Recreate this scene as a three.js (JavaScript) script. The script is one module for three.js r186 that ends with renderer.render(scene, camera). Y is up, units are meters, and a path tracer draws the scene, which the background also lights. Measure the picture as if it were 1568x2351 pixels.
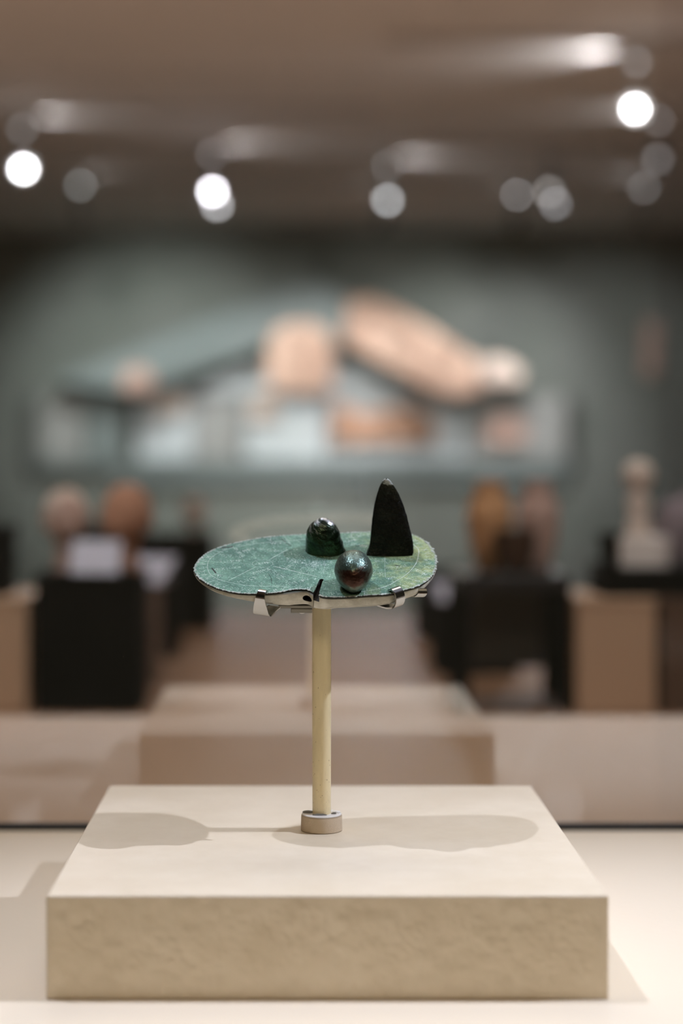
import * as THREE from 'three';
import { RoundedBoxGeometry } from 'three/addons/geometries/RoundedBoxGeometry.js';
import { mergeGeometries, mergeVertices } from 'three/addons/utils/BufferGeometryUtils.js';
import { ImprovedNoise } from 'three/addons/math/ImprovedNoise.js';
import { RectAreaLightUniformsLib } from 'three/addons/lights/RectAreaLightUniformsLib.js';
import { Brush, Evaluator, SUBTRACTION } from 'three-bvh-csg';

RectAreaLightUniformsLib.init();
const V3 = (x, y, z) => new THREE.Vector3(x, y, z);
const scene = new THREE.Scene();
scene.background = new THREE.Color(0, 0, 0);

// ---------------------------------------------------------------- camera
const FOCAL = 3850, FW = 1568, FH = 2351, EYE = 1.335;
const camera = new THREE.PerspectiveCamera(2 * Math.atan(FH / 2 / FOCAL) * 180 / Math.PI, FW / FH, 0.05, 60);
camera.setViewOffset(FW, FH, 98, 128.5, FW, FH);
camera.position.set(0, EYE, 0);
camera.lookAt(0, EYE, -1);
camera.focus = 0.835;
camera.userData.fStop = 3.05;
scene.add(camera);

const renderer = new THREE.WebGLRenderer({ antialias: true });
renderer.toneMapping = THREE.LinearToneMapping;
renderer.toneMappingExposure = 1.0;
renderer.shadowMap.enabled = true;

// ---------------------------------------------------------------- light levels (the fittings that hold them are built below)
const COOL = [0.89, 0.985, 1.27];
const KEY = { at: [1.63, 3.06, -0.852], aim: [0.20, 1.12, -0.575], power: 17, angle: 0.235, radius: 0.35, color: COOL };
const FILL = { at: [-0.59, 3.06, -0.93], aim: [0.08, 1.12, -0.56], power: 4.7, angle: 0.285, radius: 0.45, color: COOL };
const PANEL = { at: [0, 3.1, -0.75], size: [1.6, 0.8], level: 0.5, color: COOL };
const ADDED_PANEL2 = { at: [0, 3.1, -1.9], size: [1.4, 0.8], level: 4.2, color: [1, 0.95, 0.9] };  // unseen panel added to light the second table
const ADDED_DOWNS = [[-1.7, -4.4], [1.7, -4.4], [-1.6, -6.0], [1.6, -6.0]].map(([x, z]) => ({ at: [x, 3.06, z], aim: [x, 0, z - 0.6], power: 80, angle: 0.62, radius: 1.5, color: [1, 0.97, 0.94], glow: 6, penumbra: 0.5 }));  // unseen downlights added so that floor bounce brightens the ceiling
const ADDED_PANEL4 = { at: [0, 3.1, 1.7], size: [1.8, 1.0], level: 4.8, color: [1, 0.84, 0.6] };  // added fill from behind the camera for the post and block front
const ADDED_FLOODS = [-1.5, 1.5].map((x) => ({ at: [x, 3.06, -6.2], aim: [x * 0.5, 1.45, -13.9], power: 84, angle: 0.245, radius: 1.5, color: [1, 0.99, 0.96], glow: 6, penumbra: 0.6 }));  // unseen floods added to brighten the back wall and gable evenly
const ADDED_SPOTS = [-1, 1].map((k) => ({ at: [k * 0.75, 3.06, -0.35], aim: [k * 0.29, 1.22, -2.06], power: 5.5, angle: 0.15, radius: 1, color: [1, 0.96, 0.93], glow: 6, penumbra: 0.7 }));  // unseen spots added to brighten the fronts of the exhibits
// lamps on the ceiling tracks that the photograph shows: place, aim, spot power, cone, how bright the bulb looks, colour
const LAMPS = [
  { at: [1.516, 2.90, -7.56], aim: [0.2, 1.0, -3.0], power: 4, angle: 0.3, glow: 60, bulb: 0.016, tint: [0.97, 0.97, 1], hint: 'nearest and highest of the ceiling spotlights, far right', spill: [-1, 0.09, -0.4, 8] },
  { at: [-1.50, 2.90, -9.14], aim: [-0.4, 1.0, -5.0], power: 6, angle: 0.3, glow: 70, bulb: 0.017, tint: [0.96, 0.97, 1], hint: 'brightest ceiling spotlight at the left edge', spill: [1, 0.1, 0.1, 3] },
  { at: [-0.509, 2.896, -9.9], aim: [-0.2, 1.0, -6.5], power: 6, angle: 0.3, glow: 45, bulb: 0.018, tint: [0.95, 0.93, 1], hint: 'bright lilac-white ceiling spotlight left of the gable peak', spill: [1, 0.1, -0.1, 4] },
  { at: [-0.50, 2.87, -10.25], aim: [-0.9, 1.0, -7.3], power: 8, angle: 0.3, glow: 10, tint: [0.97, 0.97, 1], hint: 'dimmer ceiling spotlight partly behind the lilac-white one' },
  { at: [0.546, 2.905, -10.3], aim: [0.3, 1.1, -6.0], power: 5, angle: 0.3, glow: 9, tint: [0.93, 0.97, 1], hint: 'pale blue-white ceiling spotlight right of the gable peak', spill: [0.8, 0.1, -0.3, 3] },
  { at: [1.591, 2.90, -10.4], aim: [1.2, 1.0, -7.3], power: 4, angle: 0.3, glow: 4, tint: [0.93, 0.94, 1], hint: 'dull grey-white ceiling spotlight, lower of an overlapping pair at right' },
  { at: [1.491, 2.91, -10.0], aim: [1.4, 0.9, -8.0], power: 4, angle: 0.3, glow: 3, tint: [1, 0.96, 0.93], hint: 'dull grey-white ceiling spotlight, upper of an overlapping pair at right' },
  { at: [-1.443, 2.92, -11.2], aim: [-1.25, 1.5, -13.9], power: 21, angle: 0.62, glow: 3, spill: [0.6, 0.2, 0.4, 0.4, 4], tint: [0.95, 1, 1], hint: 'faint ceiling spotlight near the wall, lower left' },
  { at: [0.569, 2.92, -11.6], aim: [0.1, 1.9, -13.2], power: 12, angle: 0.42, glow: 4, spill: [-0.6, 0.2, 0.4, 0.4, 5], tint: [0.97, 0.97, 1], hint: 'faint ceiling spotlight near the wall, below the pale blue-white one' },
  { at: [1.497, 2.92, -11.6], aim: [1.4, 1.5, -13.9], power: 17, angle: 0.62, glow: 4, spill: [-0.6, 0.2, 0.4, 0.4, 5], tint: [0.97, 0.97, 1], hint: 'faint ceiling spotlight near the wall, below the overlapping pair' },
  { at: [1.905, 2.91, -8.9], aim: [1.2, 1.0, -6.0], power: 3, angle: 0.3, glow: 1.8, tint: [0.97, 0.97, 1], hint: 'faint ceiling spotlight under the highest one at the right edge', spill: [-1, 0.12, -0.3, 1.6] },
  { at: [2.316, 2.91, -11.3], aim: [2.5, 1.5, -13.9], power: 10, angle: 0.6, glow: 2.5, spill: [-0.6, 0.2, 0.4, 0.4, 3], tint: [0.97, 0.97, 1], hint: 'faintest ceiling spotlight near the wall, far right' },
];

// ---------------------------------------------------------------- helpers
let seed = 11;
const rnd = () => { seed = (seed + 0x6d2b79f5) | 0; let t = Math.imul(seed ^ (seed >>> 15), 1 | seed); t = (t + Math.imul(t ^ (t >>> 7), 61 | t)) ^ t; return ((t ^ (t >>> 14)) >>> 0) / 4294967296; };
const perlin = new ImprovedNoise();
const fbm3 = (x, y, z, n = 4) => { let s = 0, a = 0.5; for (let i = 0; i < n; i++) { s += a * perlin.noise(x, y, z); x *= 2.03; y *= 2.03; z *= 2.03; a *= 0.5; } return s; };
const used = new Map();
function numbered(name) { const k = used.get(name) || 0; used.set(name, k + 1); return k ? `${name}_${String(k).padStart(3, '0')}` : name; }
function tag(o, label, category, group, kind) {
  if (label) o.userData.label = label;
  if (category) o.userData.category = category;
  if (group) o.userData.group = group;
  if (kind) o.userData.kind = kind;
  return o;
}
function thing(name, label, category, [x, y, z] = [0, 0, 0], turn = 0, group) {
  const o = new THREE.Group(); o.name = numbered(name); o.position.set(x, y, z); o.rotation.y = turn; scene.add(o);
  return tag(o, label, category, group);
}
function part(parent, name, geometry, material, label) {
  const m = new THREE.Mesh(geometry, material); m.name = parent === scene ? numbered(name) : name; m.castShadow = m.receiveShadow = true;
  parent.add(m); if (label) m.userData.label = label; return m;
}
function struct(name, geometry, material, parent = scene) { const m = part(parent, name, geometry, material); if (parent === scene) m.userData.kind = 'structure'; return m; }
function metreUV(g) { // texture coordinates in metres, by the way each face looks
  g = g.index ? g.toNonIndexed() : g; const p = g.attributes.position, n = g.attributes.normal, uv = new Float32Array(p.count * 2);
  for (let i = 0; i < p.count; i++) {
    const ax = Math.abs(n.getX(i)), ay = Math.abs(n.getY(i)), az = Math.abs(n.getZ(i));
    const [u, v] = ay >= ax && ay >= az ? [p.getX(i), -p.getZ(i)] : ax >= az ? [p.getZ(i), p.getY(i)] : [p.getX(i), p.getY(i)];
    uv[2 * i] = u; uv[2 * i + 1] = v;
  }
  g.setAttribute('uv', new THREE.BufferAttribute(uv, 2)); g.clearGroups(); return g;
}
const box = (w, h, d, r = 0.002, x = 0, y = 0, z = 0) => metreUV(new RoundedBoxGeometry(w, h, d, 2, Math.min(r, w / 2.1, h / 2.1, d / 2.1))).translate(x, y, z);
const cyl = (r1, r2, h, n = 24, x = 0, y = 0, z = 0) => new THREE.CylinderGeometry(r1, r2, h, n).translate(x, y, z);
const lathe = (profile, n = 40) => new THREE.LatheGeometry(profile.map(([r, y]) => new THREE.Vector2(r, y)), n);
function displaced(g, amp, freq, s = 0) { // pushes vertices along their normals by noise
  g = mergeVertices(g, 1e-6); g.computeVertexNormals(); const p = g.attributes.position, n = g.attributes.normal;
  for (let i = 0; i < p.count; i++) {
    const d = amp * fbm3(p.getX(i) * freq + s, p.getY(i) * freq + s * 2, p.getZ(i) * freq - s);
    p.setXYZ(i, p.getX(i) + n.getX(i) * d, p.getY(i) + n.getY(i) * d, p.getZ(i) + n.getZ(i) * d);
  }
  g.computeVertexNormals(); return g;
}
function ribbon(points, thick) { // a bent strip: [x, y, z, width] along its middle, in mm, the strip's width along x
  const P = [], I = [], n = points.length;
  for (let i = 0; i < n; i++) {
    const a = points[Math.max(0, i - 1)], b = points[Math.min(n - 1, i + 1)], [x, y, z, w] = points[i];
    const ty = b[1] - a[1], tz = b[2] - a[2], l = Math.hypot(ty, tz) || 1, ny = -tz / l * thick / 2, nz = ty / l * thick / 2;
    for (const [sx, sn] of [[-1, 1], [1, 1], [1, -1], [-1, -1]]) P.push(x + sx * w / 2, y + sn * ny, z + sn * nz);
    if (i) for (let k = 0; k < 4; k++) { const p = (i - 1) * 4 + k, q = (i - 1) * 4 + (k + 1) % 4; I.push(p, q, p + 4, q, q + 4, p + 4); }
  }
  I.push(0, 2, 1, 0, 3, 2); const e = (n - 1) * 4; I.push(e, e + 1, e + 2, e, e + 2, e + 3);
  let g = new THREE.BufferGeometry(); g.setAttribute('position', new THREE.Float32BufferAttribute(P, 3)); g.setIndex(I);
  g = g.toNonIndexed(); g.computeVertexNormals(); return g.scale(0.001, 0.001, 0.001);
}
const smoothed = (pts, n) => new THREE.CatmullRomCurve3(pts.map((p) => V3(p[0], p[1], p[2]))).getPoints(n).map((v, i, a) => {
  const t = i / (a.length - 1) * (pts.length - 1), k = Math.min(pts.length - 2, Math.floor(t)); return [v.x, v.y, v.z, pts[k][3] + (pts[k + 1][3] - pts[k][3]) * (t - k)];
});

// ---------------------------------------------------------------- textures
const N = 512;
function tileNoise(size, cells, s) { // periodic value noise
  const g = new Float32Array(cells * cells); let q = s * 9301 + 7;
  for (let i = 0; i < g.length; i++) { q = (q * 1664525 + 1013904223) >>> 0; g[i] = q / 4294967296; }
  const out = new Float32Array(size * size), f = (t) => t * t * (3 - 2 * t);
  for (let y = 0; y < size; y++) for (let x = 0; x < size; x++) {
    const u = x / size * cells, v = y / size * cells, i = Math.floor(u), j = Math.floor(v), a = f(u - i), b = f(v - j), i1 = (i + 1) % cells, j1 = (j + 1) % cells;
    out[y * size + x] = (g[j * cells + i] * (1 - a) + g[j * cells + i1] * a) * (1 - b) + (g[j1 * cells + i] * (1 - a) + g[j1 * cells + i1] * a) * b;
  }
  return out;
}
function mixNoise(size, list) { const out = new Float32Array(size * size); list.forEach(([cells, w, s]) => { const n = tileNoise(size, cells, s); for (let i = 0; i < out.length; i++) out[i] += n[i] * w; }); return out; }
function dataTexture(size, fill, srgb = false, h = size) {
  const d = new Uint8Array(size * h * 4); fill(d);
  const t = new THREE.DataTexture(d, size, h); t.wrapS = t.wrapT = THREE.RepeatWrapping; t.magFilter = t.minFilter = THREE.LinearFilter;
  if (srgb) t.colorSpace = THREE.SRGBColorSpace; t.needsUpdate = true; return t;
}
const grey = (arr, size) => dataTexture(size, (d) => { for (let i = 0; i < arr.length; i++) { const v = Math.max(0, Math.min(255, arr[i] * 255)); d[4 * i] = d[4 * i + 1] = d[4 * i + 2] = v; d[4 * i + 3] = 255; } });
const two = (arr, size, a, b) => dataTexture(size, (d) => { for (let i = 0; i < arr.length; i++) { const t = Math.max(0, Math.min(1, arr[i])); for (let c = 0; c < 3; c++) d[4 * i + c] = a[c] + (b[c] - a[c]) * t; d[4 * i + 3] = 255; } }, true);
const rep = (t, u, v = u) => { const c = t.clone(); c.repeat.set(u, v); c.needsUpdate = true; return c; };
const stretch = (arr) => arr.map((v) => Math.max(0, Math.min(1, (v - 0.5) * 2.2 + 0.5)));
const soft = stretch(mixNoise(N, [[6, 0.4, 1], [14, 0.3, 2], [34, 0.2, 3], [90, 0.1, 4]]));
const rollerArr = mixNoise(N, [[12, 0.3, 5], [26, 0.45, 6], [60, 0.2, 7], [140, 0.05, 8]]);
const softT = grey(soft, N), rollerT = grey(rollerArr, N);
const fineT = grey(mixNoise(N, [[40, 0.3, 9], [100, 0.4, 10], [220, 0.3, 11]]), N);
const std = (o) => new THREE.MeshStandardMaterial(o), rgb = (r, g, b) => new THREE.Color().setRGB(r, g, b);

// ---------------------------------------------------------------- materials
const M = {
  paint: std({ color: rgb(0.77, 0.655, 0.485), roughness: 0.55, map: rep(two(soft, N, [246, 244, 240], [255, 255, 255]), 5), bumpMap: rep(rollerT, 7), bumpScale: 0.0018 }),
  paintTop: std({ color: rgb(0.77, 0.655, 0.485), roughness: 0.5, map: rep(two(soft, N, [246, 244, 240], [255, 255, 255]), 5), bumpMap: rep(rollerT, 9), bumpScale: 0.00008 }),
  blob: std({ color: rgb(0.77, 0.655, 0.485), roughness: 0.55 }),
  deck: new THREE.MeshPhysicalMaterial({ specularIntensity: 0.4, color: rgb(0.80, 0.685, 0.52), roughness: 0.5, bumpMap: rep(rollerT, 9), bumpScale: 0.0001 }),
  post: std({ color: rgb(0.95, 0.80, 0.49), roughness: 0.33 }),
  collar: std({ color: rgb(0.80, 0.64, 0.45), roughness: 0.7, bumpMap: rep(fineT, 3), bumpScale: 0.0003 }),
  collarTop: std({ color: rgb(0.80, 0.76, 0.70), roughness: 0.6 }),
  glue: std({ color: rgb(0.58, 0.55, 0.48), roughness: 0.4, bumpMap: rep(fineT, 4), bumpScale: 0.0006 }),
  drop: std({ color: rgb(0.9, 0.88, 0.82), roughness: 0.15 }),
  steel: std({ color: rgb(0.43, 0.43, 0.41), metalness: 1, roughness: 0.3, roughnessMap: rep(fineT, 1) }),
  darkSteel: std({ color: rgb(0.17, 0.16, 0.13), metalness: 1, roughness: 0.4 }),
  gasket: std({ color: rgb(0.012, 0.012, 0.014), roughness: 0.6 }),
  glass: new THREE.MeshPhysicalMaterial({ color: rgb(1, 1, 1), transmission: 1, roughness: 0, thickness: 0, ior: 3.4 }),
  clear: new THREE.MeshPhysicalMaterial({ color: rgb(0.98, 0.99, 0.98), transmission: 1, roughness: 0, thickness: 0, ior: 1.5 }),
  tinted: new THREE.MeshPhysicalMaterial({ color: rgb(0.91, 0.90, 0.91), transmission: 1, roughness: 0, thickness: 0, ior: 1.4 }),
  wood: new THREE.MeshPhysicalMaterial({ color: rgb(0.35, 0.205, 0.12), roughness: 0.5, specularIntensity: 0.7 }),
  tanWood: std({ color: rgb(0.64, 0.44, 0.29), roughness: 0.55 }),
  brownWood: std({ color: rgb(0.16, 0.10, 0.065), roughness: 0.5 }),
  dullWood: std({ color: rgb(0.22, 0.15, 0.11), roughness: 0.55 }),
  black: new THREE.MeshPhysicalMaterial({ color: rgb(0.006, 0.0057, 0.0055), roughness: 0.8, specularIntensity: 0.15 }),
  blackGloss: std({ color: rgb(0.02, 0.02, 0.022), roughness: 0.3 }),
  slate: std({ color: rgb(0.10, 0.10, 0.10), roughness: 0.6 }),
  card: std({ color: rgb(0.62, 0.62, 0.72), roughness: 0.5 }),
  clay: std({ color: rgb(0.58, 0.40, 0.33), roughness: 0.85, bumpMap: rep(softT, 2), bumpScale: 0.002 }),
  redClay: std({ color: rgb(0.52, 0.27, 0.17), roughness: 0.85, bumpMap: rep(softT, 2), bumpScale: 0.002 }),
  amber: std({ color: rgb(0.66, 0.36, 0.17), roughness: 0.8, bumpMap: rep(softT, 2), bumpScale: 0.002 }),
  paleClay: std({ color: rgb(0.74, 0.61, 0.52), roughness: 0.9, bumpMap: rep(softT, 2), bumpScale: 0.002 }),
  ivoryClay: std({ color: rgb(0.82, 0.70, 0.60), roughness: 0.9 }),
  darkClay: std({ color: rgb(0.07, 0.035, 0.02), roughness: 0.6 }),
  stone: std({ color: rgb(0.93, 0.88, 0.82), roughness: 0.85 }),
  mauve: std({ color: rgb(0.30, 0.25, 0.27), roughness: 0.9 }),
  wall: std({ color: rgb(0.19, 0.205, 0.185), roughness: 0.92, map: rep(two(soft, N, [236, 240, 236], [255, 255, 255]), 0.4), bumpMap: rep(rollerT, 1.5), bumpScale: 0.001 }),
  ceiling: std({ color: rgb(0.58, 0.54, 0.50), roughness: 0.8, bumpMap: rep(rollerT, 1.5), bumpScale: 0.001 }),
  floor: std({ color: rgb(0.38, 0.27, 0.20), roughness: 0.45, map: rep(two(soft, N, [215, 210, 205], [255, 255, 255]), 0.7) }),
  gable: std({ color: rgb(0.20, 0.235, 0.23), roughness: 0.9, bumpMap: rep(softT, 1), bumpScale: 0.004 }),
  plaster: std({ color: rgb(0.60, 0.66, 0.67), roughness: 0.9, bumpMap: rep(softT, 1), bumpScale: 0.004 }),
  greyPlaster: std({ color: rgb(0.33, 0.335, 0.32), roughness: 0.9, bumpMap: rep(softT, 1), bumpScale: 0.004 }),
  shadeAndGap: std({ color: rgb(0.05, 0.052, 0.045), roughness: 0.95 }),  // near-black for the painted cornice shade and the upright gaps
  terracotta: std({ color: rgb(0.84, 0.62, 0.48), roughness: 0.9, map: rep(two(soft, N, [205, 190, 185], [255, 255, 255]), 1.1), bumpMap: rep(softT, 2), bumpScale: 0.02 }),
  orangeClay: std({ color: rgb(0.74, 0.48, 0.34), roughness: 0.9, map: rep(two(soft, N, [205, 190, 180], [255, 255, 255]), 1.3), bumpMap: rep(softT, 2), bumpScale: 0.02 }),
  fixture: std({ color: rgb(0.09, 0.085, 0.08), roughness: 0.6 }),
  track: std({ color: rgb(0.30, 0.27, 0.25), roughness: 0.5 }),
};

// ---------------------------------------------------------------- setting: gallery room
const RX0 = -4.2, RX1 = 4.6, RZ0 = -13.9, RZ1 = 6, RH = 3.2, T = 0.15;
struct('floor', box(RX1 - RX0, T, RZ1 - RZ0, 0.001, (RX0 + RX1) / 2, -T / 2, (RZ0 + RZ1) / 2), M.floor);
struct('ceiling', box(RX1 - RX0 + 2 * T, T, RZ1 - RZ0 + 2 * T, 0.001, (RX0 + RX1) / 2, RH + T / 2, (RZ0 + RZ1) / 2), M.ceiling);
struct('wall_back', box(RX1 - RX0 + 2 * T, RH, T, 0.001, (RX0 + RX1) / 2, RH / 2, RZ0 - T / 2), M.wall);
struct('wall_front', box(RX1 - RX0 + 2 * T, RH, T, 0.001, (RX0 + RX1) / 2, RH / 2, RZ1 + T / 2), M.wall);
struct('wall_left', box(T, RH, RZ1 - RZ0, 0.001, RX0 - T / 2, RH / 2, (RZ0 + RZ1) / 2), M.wall);
struct('wall_right', box(T, RH, RZ1 - RZ0, 0.001, RX1 + T / 2, RH / 2, (RZ0 + RZ1) / 2), M.wall);

// ---------------------------------------------------------------- the showcase in front
const TABLE = 1.1003, BLOCK = 1.1451;
{
  const c = thing('display_case', 'cream-topped glass museum showcase that holds the bronze liver on its block', 'showcase', [0.012, 0, -0.824]);
  part(c, 'base_cabinet', box(0.94, TABLE - 0.03, 0.44, 0.004, 0, (TABLE - 0.03) / 2, 0), M.deck);
  part(c, 'deck', box(0.98, 0.03, 0.456, 0.0015, 0, TABLE - 0.015, 0), M.deck, 'cream painted deck');
  part(c, 'gasket', box(0.98, 0.0335, 0.007, 0.0008, 0, TABLE - 0.0133, -0.2317), M.gasket, 'black seal along the back edge of the deck');
  part(c, 'glass_pane', new THREE.PlaneGeometry(1.0, 0.70).translate(0, TABLE + 0.354, -0.2317), M.glass, 'reflecting back glass');
  for (const s of [-1, 1]) part(c, 'glass_pane', new THREE.PlaneGeometry(0.456, 0.70).rotateY(Math.PI / 2).translate(s * 0.492, TABLE + 0.351, 0), M.clear);
}
{
  const b = thing('display_block', 'low square cream-painted display block with roller-textured front, standing on the case deck', 'display block', [0.0124, TABLE, -0.8455]);
  const g = box(0.243, BLOCK - TABLE, 0.243, 0.0009, 0, (BLOCK - TABLE) / 2, 0), nn = g.attributes.normal, top = [], rest = [];
  for (let i = 0; i < nn.count; i += 3) (nn.getY(i) > 0.9 ? top : rest).push(i, i + 1, i + 2);
  g.clearGroups(); g.setIndex([...rest, ...top]); g.addGroup(0, rest.length, 0); g.addGroup(rest.length, top.length, 1); // sides rolled coarsely, top brushed smooth
  part(b, 'body', g, [M.paint, M.paintTop]);
  const blob = new THREE.SphereGeometry(0.0013, 12, 8).scale(1, 1, 0.5);
  part(b, 'paint_blob', blob.clone().translate(-0.0675, 0.0165, 0.1215), M.blob);
  part(b, 'paint_blob', blob.clone().scale(0.8, 0.8, 0.8).translate(-0.0875, 0.0055, 0.1215), M.blob);
}

// ---------------------------------------------------------------- the stand: post, collar, clips
const PX = 0.0116, PZ = -0.852, LIVER = [0.00797, 1.2799, -0.852], TILT = 22 * Math.PI / 180;
const stand = thing('artifact_stand', 'cream post in a tan collar with bent steel clips gripping the bronze liver', 'display stand', [PX, BLOCK, PZ]);
{
  const W = 256, H = 1024, spots = dataTexture(W, (d) => {
    for (let i = 0; i < W * H; i++) { const v = 246 + 9 * soft[(i % W) * 2 + (Math.floor(i / W) % 512) * 512]; d[4 * i] = d[4 * i + 1] = d[4 * i + 2] = v; d[4 * i + 3] = 255; }
    for (let k = 0; k < 330; k++) {
      const cx = rnd() * W, cy = (rnd() < 0.6 ? rnd() * 0.45 : rnd()) * H, r = 0.5 + rnd() * rnd() * rnd() * 2.3, dark = 100 + rnd() * 90;
      for (let y = Math.floor(cy - r * 2); y <= cy + r * 2; y++) for (let x = Math.floor(cx - r); x <= cx + r; x++) {
        if (y < 0 || y >= H || ((x - cx) / r) ** 2 + ((y - cy) / (r * 1.15)) ** 2 > 1) continue;
        const o = 4 * (y * W + (x + W) % W); d[o] = dark; d[o + 1] = dark * 0.8; d[o + 2] = dark * 0.6;
      }
    }
  }, true, H);
  M.post.map = spots;
  const h = 0.1262;
  part(stand, 'post', lathe([[0.0001, 0], [0.00468, 0], [0.00472, 0.02], [0.00478, h * 0.5], [0.0048, h], [0.0001, h]], 48), M.post, 'cream lacquered post with brown specks');
  const c = part(stand, 'collar', lathe([[0.0001, 0], [0.01045, 0], [0.01055, 0.0004], [0.0105, 0.0042], [0.01035, 0.0075], [0.0101, 0.0082], [0.0097, 0.0084]], 64), M.collar, 'tan collar round the foot of the post');
  part(c, 'collar_top', lathe([[0.0001, 0.00845], [0.0092, 0.0085], [0.0098, 0.0084], [0.0102, 0.0081]], 64), M.collarTop);
  for (const [x, z, sx, sy, sz, q] of [[-0.0068, -0.0015, 0.0028, 0.0007, 0.0024, 1], [0.0072, -0.0012, 0.0024, 0.0007, 0.0018, 2], [-0.0012, 0.0050, 0.0032, 0.0005, 0.0011, 3], [0.0062, 0.0022, 0.0012, 0.0008, 0.0009, 4]])
    part(c, 'glue_blob', displaced(new THREE.SphereGeometry(1, 20, 14), 0.7, 1.6, q).scale(sx, sy, sz).translate(x, 0.0087, z), q === 2 ? M.collarTop : M.glue);
}
// everything of the stand that follows the tilted bronze is placed in the bronze's own millimetres, then set into the stand
function onBronze(g) { return g.rotateX(TILT).translate(LIVER[0] - PX, LIVER[1] - BLOCK, LIVER[2] - PZ); }
{
  const left = smoothed([[-26.0, 0.5, 29.6, 4.4], [-26.1, 1.3, 31.2, 4.4], [-26.2, 1.2, 32.8, 4.5], [-26.3, -0.6, 34.2, 5.0], [-26.4, -3.6, 34.6, 6.4], [-26.2, -6.8, 34.6, 8.2], [-25.8, -10.0, 34.3, 9.6], [-25.2, -10.9, 33.2, 9.6], [-24.4, -10.4, 30.5, 9.0], [-22, -9.4, 26, 7]], 40);
  part(stand, 'clip', onBronze(ribbon(left.map(([x, y, z, w]) => [x + 26, y, z - 33, w * 0.88]), 0.7).rotateY(-0.34).translate(-0.026, 0, 0.0336)), M.steel, 'wide steel clip folded over the front rim');
  const right = smoothed([[38.7, 0.5, 28.6, 5.2], [39.2, 1.7, 30.8, 5.2], [39.8, 1.2, 33.2, 5.2], [40.4, -1.4, 34.6, 5.4], [40.4, -4.4, 34.5, 5.6], [39.2, -7.0, 33.2, 6.0], [36.2, -8.3, 30.6, 7.5], [32, -8.6, 27.5, 9], [25, -8.4, 21, 8]], 40);
  part(stand, 'clip', onBronze(ribbon(right.map(([x, y, z, w]) => [(x - 39.5) * 0.3, y, z - 33, Math.min(w, 5.6)]), 0.8).rotateY(0.62).translate(0.0405, 0, 0.0322)), M.steel, 'curled steel clip over the front rim below the round lobe');
  const back = smoothed([[53.2, -1.8, 23.6, 4], [53.4, -3.6, 24.8, 4.4], [51.8, -5.6, 24.6, 5], [47, -6.4, 22, 6], [40, -7.4, 17, 6]], 24);
  part(stand, 'clip', onBronze(ribbon(back, 0.6)), M.steel);
  const arm = smoothed([[24, -9.2, 20, 6], [14, -11, 12, 7], [4, -11.4, 2, 8]], 12);
  part(stand, 'arm', onBronze(ribbon(arm, 1)), M.darkSteel);
  const br = part(stand, 'bracket', onBronze(mergeGeometries([box(0.0185, 0.0017, 0.006, 0.0003, -0.0088, -0.0106, 0.0235), box(0.0105, 0.0026, 0.0056, 0.0004, -0.0066, -0.0129, 0.0235), box(0.011, 0.0012, 0.022, 0.0003, -0.001, -0.0114, 0.0125)])), M.darkSteel, 'stepped dark steel bracket under the rim');
  part(br, 'glue_drop', onBronze(new THREE.SphereGeometry(0.0023, 20, 12).scale(1, 0.45, 0.8).translate(-0.0064, -0.0143, 0.0238)), M.drop);
}

// ---------------------------------------------------------------- the bronze liver
const OUT = [[-61.1, 4.0], [-59.9, 10.7], [-57.5, 16.4], [-53.4, 22.0], [-48.7, 26.6], [-43.2, 30.1], [-37.8, 32.1], [-29.6, 33.0], [-20.6, 32.1], [-15.8, 30.3], [-10.8, 28.4], [-4.2, 28.4], [-0.2, 33.0], [4.6, 36.1], [12.8, 36.6], [25.0, 34.8], [36.5, 33.0], [43.3, 29.4], [51.8, 23.8], [58.3, 14.5], [61.6, 3.0], [62.6, -6.8], [61.6, -18.8], [58.0, -29.0], [52.3, -36.3], [41.1, -39.5], [27.8, -40.0], [14.5, -38.6], [1.3, -37.4], [-7.5, -36.6], [-16.3, -35.3], [-25.1, -33.4], [-31.6, -30.9], [-38.1, -28.0], [-48.3, -21.8], [-54.9, -14.7], [-59.5, -4.8]];
const rim = new THREE.CatmullRomCurve3(OUT.map(([x, z]) => V3(x, 0, z)), true, 'centripetal').getSpacedPoints(360).slice(0, 360).map((p) => [p.x, p.z]);
const rough = rim.map(([x, z], i) => { const k = 1 + 0.0035 * fbm3(x * 0.5, z * 0.5, 3); return [x * k, z * k]; });
const PW = 2048, PH = 1320, MM = PW / 140; // the face's texture: 140 by 90.2 mm
const cxm = (x) => (x + 70) * MM, czm = (z) => (z + 48) * MM;
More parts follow.
